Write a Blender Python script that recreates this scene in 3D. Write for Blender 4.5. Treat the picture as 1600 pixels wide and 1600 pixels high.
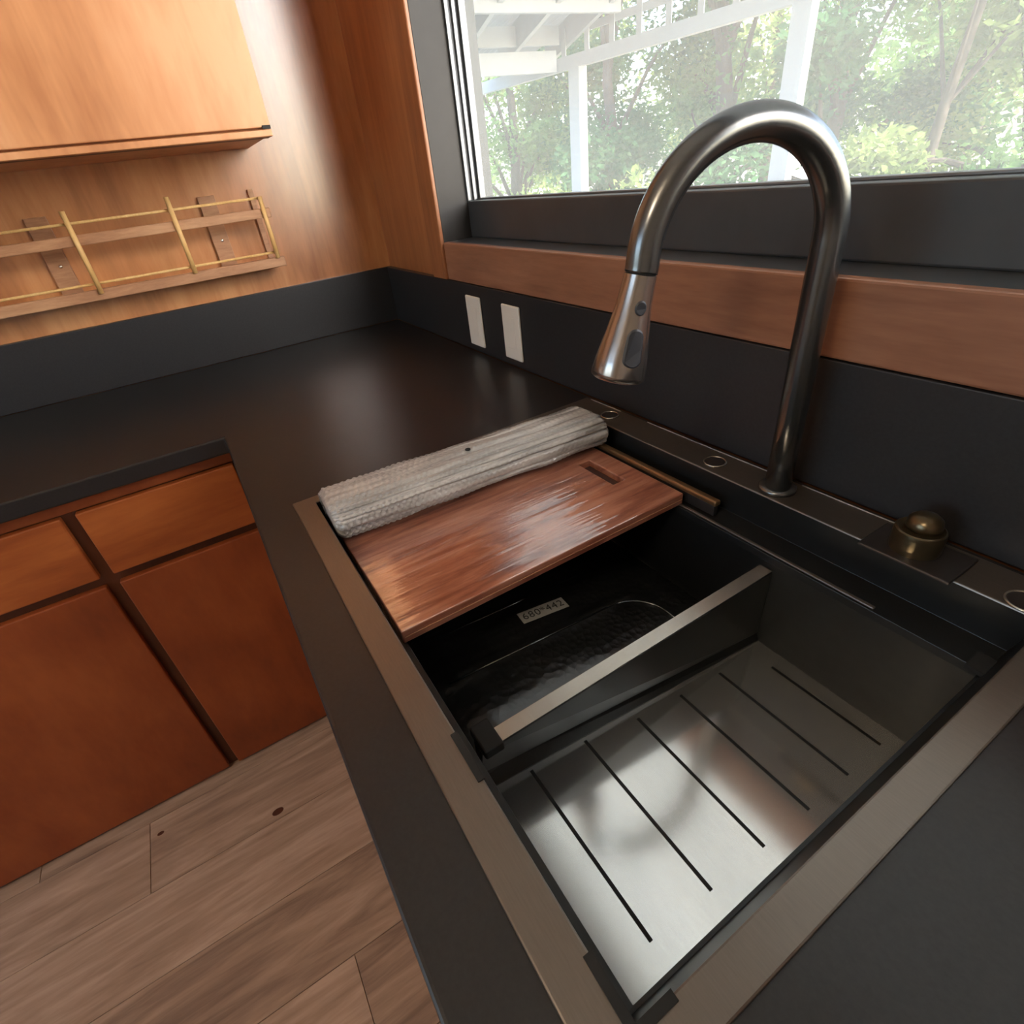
import bpy, bmesh, math, random
from mathutils import Vector, Matrix, noise

for o in list(bpy.data.objects):
    bpy.data.objects.remove(o, do_unlink=True)
sc = bpy.context.scene
COL = sc.collection
H = 0.91            # the worktop stands 0.91 m above the floor; all coordinates below are measured from its inner corner
random.seed(7)

# ------------------------------------------------------------------ camera
R0 = Vector((0.51034732, 0.85223185, -0.11509335))     # right
R1 = Vector((0.41600673, -0.36179071, -0.83429364))    # down
R2 = Vector((-0.75265132, 0.37789992, -0.53917311))    # forward
CAM = Vector((1.76465, -0.613876, 0.392016 + H))
FPX, CX, CY = 815.366, 774.783, 787.970
cd = bpy.data.cameras.new('camera')
cd.sensor_width = 36.0
cd.lens = 36.0 * FPX / 1600
cd.shift_x = (800 - CX) / 1600
cd.shift_y = (CY - 800) / 1600
cd.clip_start = 0.01
cam = bpy.data.objects.new('camera', cd)
COL.objects.link(cam)
m = Matrix((R0, -R1, -R2)).transposed().to_4x4()
m.translation = CAM
cam.matrix_world = m
sc.camera = cam

def ray(u, v):
    return (R0 * ((u - CX) / FPX) + R1 * ((v - CY) / FPX) + R2).normalized()

# ------------------------------------------------------------------ sky, sun, exposure
w = bpy.data.worlds.new('sky')
sc.world = w
w.use_nodes = True
wn = w.node_tree
wn.nodes.clear()
sky = wn.nodes.new('ShaderNodeTexSky')
sky.sky_type = 'NISHITA'
sky.sun_disc = False
sky.sun_elevation = math.radians(42)
sky.sun_rotation = math.radians(70)
sky.dust_density = 3.0
bgn = wn.nodes.new('ShaderNodeBackground')
bgn.inputs['Strength'].default_value = 1.1
wo = wn.nodes.new('ShaderNodeOutputWorld')
wn.links.new(sky.outputs[0], bgn.inputs[0])
wn.links.new(bgn.outputs[0], wo.inputs[0])

sd = bpy.data.lights.new('sun', 'SUN')
sd.energy = 13.0
sd.color = (1.0, 0.95, 0.86)
sd.angle = math.radians(1.0)
sun = bpy.data.objects.new('sun', sd)
COL.objects.link(sun)
sun.rotation_euler = (-Vector((0.70, 0.12, 0.70))).to_track_quat('-Z', 'Y').to_euler()
sun.location = (4, 4, 6)

vs = sc.view_settings
vs.view_transform = 'Standard'
vs.look = 'None'
vs.exposure = 0.6
vs.gamma = 1.0
vs.use_curve_mapping = False

# ------------------------------------------------------------------ materials
def S(r, g, b):
    f = lambda c: (c / 255 / 12.92) if c <= 10 else ((c / 255 + 0.055) / 1.055) ** 2.4
    return (f(r), f(g), f(b), 1)

def base(name):
    mt = bpy.data.materials.new(name)
    mt.use_nodes = True
    return mt, mt.node_tree, mt.node_tree.nodes['Principled BSDF']

def coords(nt, scale, space='Object', rot=(0, 0, 0)):
    tc = nt.nodes.new('ShaderNodeTexCoord')
    mp = nt.nodes.new('ShaderNodeMapping')
    mp.inputs['Scale'].default_value = scale
    mp.inputs['Rotation'].default_value = rot
    nt.links.new(tc.outputs[space], mp.inputs['Vector'])
    return mp.outputs[0]

def ramp(nt, fac, stops):
    r = nt.nodes.new('ShaderNodeValToRGB')
    e = r.color_ramp.elements
    e[0].position, e[0].color = stops[0]
    e[1].position, e[1].color = stops[-1]
    for p, c in stops[1:-1]:
        n = e.new(p)
        n.color = c
    nt.links.new(fac, r.inputs[0])
    return r.outputs[0]

def noi(nt, vec, scale, detail=4, rough=0.6, dist=0.0):
    n = nt.nodes.new('ShaderNodeTexNoise')
    n.inputs['Scale'].default_value = scale
    n.inputs['Detail'].default_value = detail
    n.inputs['Roughness'].default_value = rough
    n.inputs['Distortion'].default_value = dist
    nt.links.new(vec, n.inputs['Vector'])
    return n.outputs['Fac']

def bump(nt, p, height, strength, dist=0.002):
    b = nt.nodes.new('ShaderNodeBump')
    b.inputs['Strength'].default_value = strength
    b.inputs['Distance'].default_value = dist
    nt.links.new(height, b.inputs['Height'])
    nt.links.new(b.outputs[0], p.inputs['Normal'])

def wood(name, c0, c1, c2, scale, rough=0.35, grain=1.0, blotch=1.6, coat=0.0, bmp=0.05, spec=0.5, fine=3.0, ior=1.5, crough=0.2):
    mt, nt, p = base(name)
    v = coords(nt, scale)
    n1 = noi(nt, v, grain, 5, 0.6, 0.6)
    n2 = noi(nt, coords(nt, (1, 1, 1)), blotch, 3, 0.5)
    n3 = noi(nt, v, grain * fine, 3, 0.7)
    mx = nt.nodes.new('ShaderNodeMath'); mx.operation = 'MULTIPLY_ADD'
    mx.inputs[1].default_value = 0.45
    nt.links.new(n2, mx.inputs[0]); 
    m2 = nt.nodes.new('ShaderNodeMath'); m2.operation = 'MULTIPLY_ADD'; m2.inputs[1].default_value = 0.35
    m2.inputs[2].default_value = 0.0
    nt.links.new(n1, m2.inputs[0]); nt.links.new(m2.outputs[0], mx.inputs[2])
    m3 = nt.nodes.new('ShaderNodeMath'); m3.operation = 'MULTIPLY_ADD'; m3.inputs[1].default_value = 0.25
    nt.links.new(n3, m3.inputs[0]); nt.links.new(mx.outputs[0], m3.inputs[2])
    c = ramp(nt, m3.outputs[0], [(0.38, c0), (0.52, c1), (0.66, c2)])
    nt.links.new(c, p.inputs['Base Color'])
    p.inputs['Roughness'].default_value = rough
    p.inputs['Specular IOR Level'].default_value = spec
    p.inputs['Coat Weight'].default_value = coat
    p.inputs['Coat Roughness'].default_value = crough
    p.inputs['Coat IOR'].default_value = ior
    bump(nt, p, m3.outputs[0], bmp)
    return mt

def plain(name, col, rough=0.5, metal=0.0, var=0.12, vscale=14, bmp=0.0, bscale=200, spec=0.5, stretch=(1, 1, 1)):
    mt, nt, p = base(name)
    v = coords(nt, stretch)
    n = noi(nt, v, vscale, 4, 0.6)
    a = tuple(x * (1 - var) for x in col[:3]) + (1,)
    b = tuple(min(1, x * (1 + var)) for x in col[:3]) + (1,)
    nt.links.new(ramp(nt, n, [(0.3, a), (0.7, b)]), p.inputs['Base Color'])
    p.inputs['Roughness'].default_value = rough
    p.inputs['Metallic'].default_value = metal
    p.inputs['Specular IOR Level'].default_value = spec
    if bmp:
        bump(nt, p, noi(nt, v, bscale, 2, 0.5), bmp, 0.001)
    return mt

M = {}
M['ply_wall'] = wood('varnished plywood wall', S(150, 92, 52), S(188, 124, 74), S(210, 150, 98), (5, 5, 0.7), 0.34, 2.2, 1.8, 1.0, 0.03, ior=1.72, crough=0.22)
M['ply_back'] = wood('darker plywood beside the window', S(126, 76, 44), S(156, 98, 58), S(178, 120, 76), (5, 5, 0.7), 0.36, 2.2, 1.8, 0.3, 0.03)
M['ply_upper'] = wood('varnished plywood cabinet', S(176, 114, 74), S(208, 146, 100), S(222, 166, 122), (4, 4, 0.8), 0.4, 2.0, 2.4, 0.1, 0.03)
M['ply_lower'] = wood('shaded red brown plywood', S(112, 50, 18), S(142, 68, 28), S(164, 86, 40), (2, 3, 1.2), 0.45, 2.0, 2.2, 0.0, 0.03)  # same wood as the upper cabinet, with shade worked into a darker, redder colour
M['drawer_wood'] = wood('drawer plywood', S(124, 58, 22), S(156, 80, 34), S(178, 100, 46), (3, 1.0, 6), 0.42, 2.2, 2.2, 0.0, 0.03)  # drawer fronts of that same wood, also coloured darker for shade
M['frame_wood'] = wood('dark cabinet frame', S(58, 28, 12), S(78, 38, 17), S(95, 50, 24), (4, 4, 1), 0.5, 3)
M['casing'] = wood('window casing redwood', S(118, 79, 59), S(148, 103, 79), S(170, 124, 98), (0.9, 6, 7), 0.4, 3.0, 2.0, 0.1, 0.05)
M['casing_v'] = wood('window casing redwood upright', S(122, 74, 44), S(152, 96, 60), S(176, 120, 78), (7, 6, 0.9), 0.4, 3.0, 2.0, 0.1, 0.05)
M['rack_wood'] = wood('spice rack cedar', S(134, 90, 62), S(168, 120, 86), S(190, 144, 106), (8, 1.2, 8), 0.5, 6.0, 3.0, 0, 0.05)
M['dowel'] = wood('pale dowel', S(190, 140, 80), S(216, 172, 108), S(232, 192, 130), (8, 8, 2), 0.5, 8.0, 3.0)
M['counter'] = plain('black laminate', S(31, 30, 31), 0.33, 0, 0.25, 260, 0.06, 500, 0.55)
M['splash'] = plain('black laminate upright', S(37, 37, 39), 0.42, 0, 0.2, 260, 0.05, 500, 0.5)
M['sill'] = plain('dark sill paint', S(62, 65, 69), 0.34, 0, 0.15, 12, 0.02, 90, 0.6)
M['jamb'] = plain('dark stained jamb', S(38, 35, 33), 0.5, 0, 0.2, 12, 0.02, 90, 0.4)
M['alu'] = plain('mill aluminium', S(134, 137, 140), 0.42, 0.75, 0.06, 30)
M['alu_dark'] = plain('dull aluminium track', S(82, 84, 88), 0.45, 0.6, 0.08, 30)
M['white_plastic'] = plain('white plate plastic', S(226, 221, 212), 0.35, 0, 0.02, 20)
M['white_paint'] = plain('white porch paint', S(164, 167, 169), 0.55, 0, 0.05, 5)
M['ceiling'] = plain('white ceiling paint', S(226, 222, 214), 0.8, 0, 0.03, 3)
M['sink'] = plain('highlight pale sink steel', S(190, 184, 174), 0.27, 0.9, 0.06, 60, 0.02, 300, 0.5, (1, 14, 1))  # paler steel; reflected light on divider top and hole rings is in its colour
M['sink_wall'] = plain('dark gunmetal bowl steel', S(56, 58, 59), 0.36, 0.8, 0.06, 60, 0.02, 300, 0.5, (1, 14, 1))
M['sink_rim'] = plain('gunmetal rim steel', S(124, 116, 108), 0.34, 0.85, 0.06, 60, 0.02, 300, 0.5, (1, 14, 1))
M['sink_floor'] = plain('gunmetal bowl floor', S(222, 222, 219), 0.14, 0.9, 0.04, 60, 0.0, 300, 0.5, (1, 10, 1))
M['groove'] = plain('dark groove', S(22, 22, 23), 0.6, 0.2)
M['rubber'] = plain('black rubber', S(20, 21, 21), 0.75)
M['bronze'] = plain('bronze rail', S(150, 118, 84), 0.3, 0.8, 0.1, 40, 0, 100, 0.5, (6, 1, 1))
M['nickel'] = plain('brushed gunmetal tube', S(116, 118, 119), 0.24, 0.95, 0.04, 60, 0, 100, 0.5, (1, 1, 8))
M['nickel2'] = plain('brushed steel spray head', S(172, 164, 158), 0.22, 0.95, 0.04, 60, 0, 100, 0.5, (8, 8, 1))
M['button'] = plain('dark button rubber', S(34, 35, 40), 0.45)
M['caulk'] = plain('grey caulk', S(150, 148, 146), 0.6, 0, 0.35, 90)
M['brass'] = plain('aged brass', S(112, 100, 78), 0.3, 0.9, 0.1, 40)
M['plate_dark'] = plain('dark deck plate', S(84, 80, 80), 0.34, 0.8, 0.1, 40)
M['screw'] = plain('screw steel', S(225, 218, 205), 0.25, 0.9)
M['sticker'] = plain('grey paper sticker', S(150, 148, 142), 0.6)
M['ink'] = plain('black ink', S(24, 24, 24), 0.6)
M['gravel'] = plain('pale sunlit gravel', S(196, 186, 168), 0.9, 0, 0.25, 8)
M['slab'] = plain('patio concrete', S(168, 164, 156), 0.85, 0, 0.12, 5)
M['bark'] = plain('grey bark', S(78, 70, 64), 0.9, 0, 0.3, 8, 0.6, 30, 0.3, (3, 3, 0.6))
M['lamp_metal'] = plain('lamp base white', S(220, 216, 206), 0.4)

# cutting board: glossy lacquer with long grain ripples
mt, nt, p = base('lacquered sapele board')
v = coords(nt, (9, 0.9, 9))
n1 = noi(nt, v, 6, 5, 0.65, 0.4)
n2 = noi(nt, v, 22, 2, 0.5)
c = ramp(nt, n1, [(0.36, S(132, 74, 56)), (0.5, S(172, 108, 84)), (0.62, S(194, 132, 106))])
nt.links.new(c, p.inputs['Base Color'])
p.inputs['Roughness'].default_value = 0.28
p.inputs['Coat Weight'].default_value = 1.0
p.inputs['Coat Roughness'].default_value = 0.03
p.inputs['Coat IOR'].default_value = 3.0
v2 = coords(nt, (16, 1.1, 16))
n4 = noi(nt, v2, 3.2, 3, 0.55, 0.2)
b = nt.nodes.new('ShaderNodeBump'); b.inputs['Strength'].default_value = 0.7; b.inputs['Distance'].default_value = 0.004
nt.links.new(n4, b.inputs['Height'])
nt.links.new(b.outputs[0], p.inputs['Coat Normal'])
M['board'] = mt
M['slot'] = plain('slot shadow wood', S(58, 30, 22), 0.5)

# floor laminate, per plank variation by object random
mt, nt, p = base('grey brown laminate plank')
oi = nt.nodes.new('ShaderNodeObjectInfo')
tc = nt.nodes.new('ShaderNodeTexCoord')
va = nt.nodes.new('ShaderNodeVectorMath'); va.operation = 'ADD'
sc3 = nt.nodes.new('ShaderNodeVectorMath'); sc3.operation = 'SCALE'; sc3.inputs['Scale'].default_value = 37.0
cmb = nt.nodes.new('ShaderNodeCombineXYZ')
for i in range(3):
    nt.links.new(oi.outputs['Random'], cmb.inputs[i])
nt.links.new(cmb.outputs[0], sc3.inputs[0])
nt.links.new(tc.outputs['Object'], va.inputs[0]); nt.links.new(sc3.outputs[0], va.inputs[1])
mp = nt.nodes.new('ShaderNodeMapping'); mp.inputs['Scale'].default_value = (9, 0.9, 1)
nt.links.new(va.outputs[0], mp.inputs[0])
n1 = noi(nt, mp.outputs[0], 2.2, 6, 0.62, 1.1)
n2 = noi(nt, mp.outputs[0], 9, 3, 0.6, 0.3)
ad = nt.nodes.new('ShaderNodeMath'); ad.operation = 'MULTIPLY_ADD'; ad.inputs[1].default_value = 0.35
nt.links.new(n2, ad.inputs[0]); nt.links.new(n1, ad.inputs[2])
ad2 = nt.nodes.new('ShaderNodeMath'); ad2.operation = 'MULTIPLY_ADD'; ad2.inputs[1].default_value = 0.14
nt.links.new(oi.outputs['Random'], ad2.inputs[0]); nt.links.new(ad.outputs[0], ad2.inputs[2])
c = ramp(nt, ad2.outputs[0], [(0.5, S(130, 106, 88)), (0.72, S(168, 140, 116)), (0.95, S(194, 166, 142))])
nt.links.new(c, p.inputs['Base Color'])
p.inputs['Roughness'].default_value = 0.5
M['plank'] = mt

# clear-ish glass with a film of dust that catches the daylight
def dirty_glass(name, film, tint):
    mt = bpy.data.materials.new(name); mt.use_nodes = True
    nt = mt.node_tree; nt.nodes.clear()
    out = nt.nodes.new('ShaderNodeOutputMaterial')
    tr = nt.nodes.new('ShaderNodeBsdfTransparent'); tr.inputs[0].default_value = tint
    gl = nt.nodes.new('ShaderNodeBsdfGlossy'); gl.inputs['Roughness'].default_value = 0.03
    tl = nt.nodes.new('ShaderNodeBsdfTranslucent'); tl.inputs[0].default_value = (0.9, 0.95, 0.93, 1)
    m1 = nt.nodes.new('ShaderNodeMixShader'); m2 = nt.nodes.new('ShaderNodeMixShader')
    n = noi(nt, coords(nt, (1, 1, 1)), 2.5, 3, 0.5)
    mr = nt.nodes.new('ShaderNodeMapRange')
    mr.inputs['To Min'].default_value = film * 0.7; mr.inputs['To Max'].default_value = film * 1.3
    nt.links.new(n, mr.inputs[0])
    nt.links.new(mr.outputs[0], m1.inputs[0])
    nt.links.new(tr.outputs[0], m1.inputs[1]); nt.links.new(tl.outputs[0], m1.inputs[2])
    m2.inputs[0].default_value = 0.04
    nt.links.new(m1.outputs[0], m2.inputs[1]); nt.links.new(gl.outputs[0], m2.inputs[2])
    nt.links.new(m2.outputs[0], out.inputs[0])
    return mt
M['glass'] = dirty_glass('dusty window glass', 0.10, (0.97, 0.98, 0.98, 1))

# leaves and translucent roof sheet: diffuse + translucent
def leafmat(name, c0, c1):
    mt = bpy.data.materials.new(name); mt.use_nodes = True
    nt = mt.node_tree; nt.nodes.clear()
    out = nt.nodes.new('ShaderNodeOutputMaterial')
    d = nt.nodes.new('ShaderNodeBsdfDiffuse'); t = nt.nodes.new('ShaderNodeBsdfTranslucent')
    mx = nt.nodes.new('ShaderNodeMixShader'); mx.inputs[0].default_value = 0.5
    c = ramp(nt, noi(nt, coords(nt, (1, 1, 1)), 3.0, 4, 0.6), [(0.3, c0), (0.7, c1)])
    nt.links.new(c, d.inputs[0]); nt.links.new(c, t.inputs[0])
    nt.links.new(d.outputs[0], mx.inputs[1]); nt.links.new(t.outputs[0], mx.inputs[2])
    nt.links.new(mx.outputs[0], out.inputs[0])
    return mt
M['roof_sheet'] = leafmat('translucent white corrugated sheet', S(150, 153, 154), S(162, 164, 164))
M['leaf_a'] = leafmat('grey green leaves', S(70, 104, 62), S(122, 152, 92))
M['leaf_b'] = leafmat('yellow green leaves', S(100, 122, 66), S(150, 166, 104))
M['leaf_c'] = leafmat('dark juniper leaves', S(46, 84, 58), S(90, 126, 86))

# bubble wrap plastics
def plastic(name, c0, c1, rough, bscale, bstr):
    mt, nt, p = base(name)
    v = coords(nt, (1, 1, 1))
    nt.links.new(ramp(nt, noi(nt, coords(nt, (40, 3, 40)), 3, 4, 0.6), [(0.32, c0), (0.66, c1)]), p.inputs['Base Color'])
    p.inputs['Roughness'].default_value = rough
    p.inputs['Coat Weight'].default_value = 1.0
    p.inputs['Coat Roughness'].default_value = 0.12
    vo = nt.nodes.new('ShaderNodeTexVoronoi'); vo.inputs['Scale'].default_value = bscale
    nt.links.new(v, vo.inputs['Vector'])
    bump(nt, p, vo.outputs['Distance'], bstr, 0.002)
    return mt
M['wrap'] = plastic('bubble wrap over grey slats', S(138, 137, 135), S(192, 190, 187), 0.3, 260, 0.12)
M['wrap_dark'] = plastic('black plastic wrap', S(14, 15, 15), S(30, 31, 31), 0.3, 110, 0.5)

# ------------------------------------------------------------------ mesh helpers
class MB:
    def __init__(s):
        s.bm = bmesh.new()
    def quad(s, *pts):
        return s.bm.faces.new([s.bm.verts.new(q) for q in pts])
    def box(s, x0, x1, y0, y1, z0, z1, bev=0.0, seg=2):
        r = bmesh.ops.create_cube(s.bm, size=1.0)
        vsx = r['verts']
        for vv in vsx:
            vv.co = ((x0 + x1) / 2 + vv.co.x * (x1 - x0), (y0 + y1) / 2 + vv.co.y * (y1 - y0), (z0 + z1) / 2 + vv.co.z * (z1 - z0))
        if bev:
            es = list({e for vv in vsx for e in vv.link_edges})
            bmesh.ops.bevel(s.bm, geom=es, offset=bev, segments=seg, affect='EDGES', profile=0.5)
        return s
    def tube(s, path, rad, n=16, cap=True):
        path = [Vector(q) for q in path]
        if not isinstance(rad, (list, tuple)):
            rad = [rad] * len(path)
        rings = []
        prev = None
        for i, q in enumerate(path):
            t = (path[min(i + 1, len(path) - 1)] - path[max(i - 1, 0)]).normalized()
            if prev is None:
                a = Vector((1, 0, 0)) if abs(t.x) < 0.8 else Vector((0, 1, 0))
                nrm = (a - t * a.dot(t)).normalized()
            else:
                nrm = (prev - t * prev.dot(t)).normalized()
            prev = nrm
            bi = t.cross(nrm)
            rings.append([s.bm.verts.new(q + (nrm * math.cos(2 * math.pi * k / n) + bi * math.sin(2 * math.pi * k / n)) * rad[i]) for k in range(n)])
        for i in range(len(rings) - 1):
            for k in range(n):
                s.bm.faces.new((rings[i][k], rings[i][(k + 1) % n], rings[i + 1][(k + 1) % n], rings[i + 1][k]))
        if cap:
            s.bm.faces.new(list(reversed(rings[0]))); s.bm.faces.new(rings[-1])
        return s
    def lathe(s, c, prof, n=32):
        # profile list of (radius, z) bottom to top
        path = [Vector((c[0], c[1], c[2] + z)) for r, z in prof]
        rings = [[s.bm.verts.new((q.x + r * math.cos(2 * math.pi * k / n), q.y + r * math.sin(2 * math.pi * k / n), q.z)) for k in range(n)] for q, (r, z) in zip(path, prof)]
        for i in range(len(rings) - 1):
            for k in range(n):
                s.bm.faces.new((rings[i][k], rings[i][(k + 1) % n], rings[i + 1][(k + 1) % n], rings[i + 1][k]))
        s.bm.faces.new(list(reversed(rings[0]))); s.bm.faces.new(rings[-1])
        return s
    def slab(s, us, vv, filled, t0, t1, f):
        # grid of cells with holes; f(u,v,t)->xyz
        cache = {}
        def V(i, j, t):
            k = (i, j, t)
            if k not in cache:
                cache[k] = s.bm.verts.new(f(us[i], vv[j], t0 if t == 0 else t1))
            return cache[k]
        ok = lambda i, j: 0 <= i < len(us) - 1 and 0 <= j < len(vv) - 1 and filled(i, j)
        for i in range(len(us) - 1):
            for j in range(len(vv) - 1):
                if not filled(i, j):
                    continue
                s.bm.faces.new((V(i, j, 1), V(i + 1, j, 1), V(i + 1, j + 1, 1), V(i, j + 1, 1)))
                s.bm.faces.new((V(i, j, 0), V(i, j + 1, 0), V(i + 1, j + 1, 0), V(i + 1, j, 0)))
                if not ok(i - 1, j): s.bm.faces.new((V(i, j, 0), V(i, j, 1), V(i, j + 1, 1), V(i, j + 1, 0)))
                if not ok(i + 1, j): s.bm.faces.new((V(i + 1, j, 0), V(i + 1, j + 1, 0), V(i + 1, j + 1, 1), V(i + 1, j, 1)))
                if not ok(i, j - 1): s.bm.faces.new((V(i, j, 0), V(i + 1, j, 0), V(i + 1, j, 1), V(i, j, 1)))
                if not ok(i, j + 1): s.bm.faces.new((V(i, j + 1, 0), V(i, j + 1, 1), V(i + 1, j + 1, 1), V(i + 1, j + 1, 0)))
        return s
    def build(s, name, mat, parent=None, smooth=False, bevel=0.0, recalc=True, seg=2):
        # coordinates are worktop-frame; shift so that z=0 is the floor, and make them local to the parent
        off = Vector((0, 0, H))
        pl = WL.get(parent.name, Vector((0, 0, 0))) if parent else Vector((0, 0, 0))
        vsx = s.bm.verts
        if parent is None:
            lo = Vector((min(q.co.x for q in vsx), min(q.co.y for q in vsx), min(q.co.z for q in vsx)))
            hi = Vector((max(q.co.x for q in vsx), max(q.co.y for q in vsx), max(q.co.z for q in vsx)))
            org = Vector(((lo.x + hi.x) / 2, (lo.y + hi.y) / 2, lo.z)) + off
        else:
            org = pl
        for q in vsx:
            q.co = q.co + off - org
        if recalc:
            bmesh.ops.recalc_face_normals(s.bm, faces=s.bm.faces)
        me = bpy.data.meshes.new(name)
        s.bm.to_mesh(me); s.bm.free()
        if smooth:
            for pp in me.polygons:
                pp.use_smooth = True
        me.materials.append(mat)
        o = bpy.data.objects.new(name, me)
        COL.objects.link(o)
        if parent is None:
            o.location = org
        else:
            o.parent = parent
        WL[o.name] = org
        if bevel:
            bv = o.modifiers.new('bevel', 'BEVEL'); bv.width = bevel; bv.segments = seg; bv.limit_method = 'ANGLE'; bv.angle_limit = math.radians(40)
        return o
WL = {}

def thing(name, loc, label, cat, group=None):
    o = bpy.data.objects.new(name, None)
    o.empty_display_size = 0.05
    COL.objects.link(o)
    o.location = (loc[0], loc[1], loc[2] + H)
    WL[o.name] = Vector(o.location)
    return tag(o, label, cat, group)
def tag(o, label, cat, group=None):
    o['label'] = label; o['category'] = cat
    if group: o['group'] = group
    return o
def struct(o, label=None):
    o['kind'] = 'structure'
    if label: o['label'] = label
    return o
def B(name, mat, parent, *dims, bev=0.0015):
    return MB().box(*dims, bev=bev).build(name, mat, parent)
def autosmooth(o, ang=35):
    for pp in o.data.polygons: pp.use_smooth = True
    try:
        o.data.set_sharp_from_angle(angle=math.radians(ang))
    except Exception:
        pass
    return o

# ------------------------------------------------------------------ room shell
RX, RY, RZ = 3.9, -3.5, 2.46 - H
ID = lambda a, b, t: (a, b, t)
# floor with planks
fl = struct(B('floor', M['groove'], None, -0.12, RX + 0.1, RY - 0.1, 0.16, -1.01, -0.918, bev=0), 'grey brown laminate plank floor')
xs = [0.645 + 0.185 * k for k in range(-4, 18)]
joint = {0: -1.16, 3: -0.789, 1: -0.30, 2: -1.52, 4: -1.9}
for k, x0 in enumerate(xs):
    if x0 > RX: break
    ki = k - 4
    j0 = joint.get(ki, -random.uniform(0.1, 1.2))
    y = j0
    while y > RY: y -= 1.22
    while y < 0.0:
        a, b_ = max(y, RY), min(y + 1.22, 0.015)
        xa, xb = max(x0, -0.018), min(x0 + 0.185, RX)
        if b_ - a > 0.03 and xb - xa > 0.02:
            B('plank', M['plank'], fl, xa + 0.0006, xb - 0.0006, a + 0.0006, b_ - 0.0006, -0.919, -0.91, bev=0.0008)
        y += 1.22
struct(B('ceiling', M['ceiling'], None, -0.12, RX + 0.1, RY - 0.1, 0.16, RZ, RZ + 0.1, bev=0), 'white painted ceiling')
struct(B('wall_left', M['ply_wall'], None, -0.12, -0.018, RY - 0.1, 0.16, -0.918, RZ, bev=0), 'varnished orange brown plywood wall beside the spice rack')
WX0, WX1, WZ0, WZ1 = 0.435, 2.32, 0.235, 1.47
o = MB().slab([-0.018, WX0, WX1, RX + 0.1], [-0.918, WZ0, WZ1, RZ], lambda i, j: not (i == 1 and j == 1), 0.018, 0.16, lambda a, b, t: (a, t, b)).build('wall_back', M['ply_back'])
struct(o, 'orange brown plywood wall around the window')
struct(B('wall_right', M['ceiling'], None, RX, RX + 0.1, RY - 0.1, 0.018, -0.918, RZ, bev=0), 'plain pale wall across the room')
o = MB().slab([-0.018, 0.5, 2.3, RX], [-0.918, -0.1, 1.2, RZ], lambda i, j: not (i == 1 and j == 1), RY - 0.1, RY, lambda a, b, t: (a, t, b)).build('wall_front', M['ceiling'])
struct(o, 'plain pale wall with an opening added for fill daylight')

for (x, y, r_) in [(0.809, -0.867, 0.009), (0.69, -1.136, 0.005)]:
    mb = MB().lathe((x, y, -0.91), [(r_, 0.0), (r_ * 0.9, 0.0003)], 16)
    for q in mb.bm.verts: q.co.y = y + (q.co.y - y) * 1.6
    mb.build('knot', M['frame_wood'], fl)
# ------------------------------------------------------------------ window over the sink
win = bpy.data.objects.new('window_1', None); COL.objects.link(win)
win.location = (1.38, 0.1, 0.25 + H); WL['window_1'] = Vector(win.location)
struct(win, 'wide aluminium sliding window over the sink')
B('jamb', M['jamb'], win, 0.436, 0.450, 0.003, 0.158, 0.236, 1.469, bev=0.001)
B('jamb', M['jamb'], win, 2.300, 2.319, 0.003, 0.158, 0.236, 1.469, bev=0.001)
B('sill', M['sill'], win, 0.450, 2.300, 0.001, 0.158, 0.236, 0.250, bev=0.002)
B('head', M['sill'], win, 0.450, 2.300, 0.003, 0.158, 1.455, 1.469, bev=0.001)
B('bottom_rail', M['sill'], win, 0.450, 2.300, 0.082, 0.130, 0.250, 0.330, bev=0.003)
B('bottom_track', M['alu'], win, 0.450, 2.300, 0.110, 0.130, 0.330, 0.3335, bev=0.0008)
# aluminium side frame made of stepped strips
for (xa, xb, ya, yb, mm) in [(0.450, 0.457, 0.082, 0.090, 'alu'), (0.450, 0.4525, 0.090, 0.098, 'alu_dark'), (0.450, 0.459, 0.098, 0.106, 'alu'), (0.450, 0.454, 0.106, 0.113, 'alu_dark'), (0.450, 0.463, 0.113, 0.128, 'alu')]:
    B('frame_strip', M[mm], win, xa, xb, ya, yb, 0.331, 1.455, bev=0.0006)
B('frame_strip', M['alu'], win, 2.285, 2.300, 0.085, 0.128, 0.331, 1.455, bev=0.001)
B('meeting_stile', M['alu'], win, 1.86, 1.895, 0.105, 0.130, 0.331, 1.455, bev=0.002)
B('top_rail', M['alu'], win, 0.463, 2.285, 0.09, 0.128, 1.43, 1.455, bev=0.001)
B('pane', M['glass'], win, 0.463, 1.862, 0.119, 0.123, 0.3335, 1.432, bev=0)
B('pane', M['glass'], win, 1.890, 2.286, 0.119, 0.123, 0.3335, 1.432, bev=0)
# casing boards
t = struct(MB().box(0.370, 0.449, -0.006, 0.0175, 0.1645, 1.545, bev=0.003).build('trim_1', M['casing_v']), 'reddish wood casing board up the side of the window')
t = struct(MB().box(0.4495, 2.302, 0.000, 0.0175, 0.1645, 0.2505, bev=0.003).build('trim_2', M['casing']), 'reddish wood casing board below the window')
t = struct(MB().box(2.3025, 2.385, 0.000, 0.0175, 0.1645, 1.545, bev=0.003).build('trim_3', M['casing_v']), 'reddish wood casing board on the far side of the window')
t = struct(MB().box(0.4495, 2.302, 0.000, 0.0175, 1.462, 1.545, bev=0.003).build('trim_4', M['casing']), 'reddish wood casing board above the window')
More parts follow.
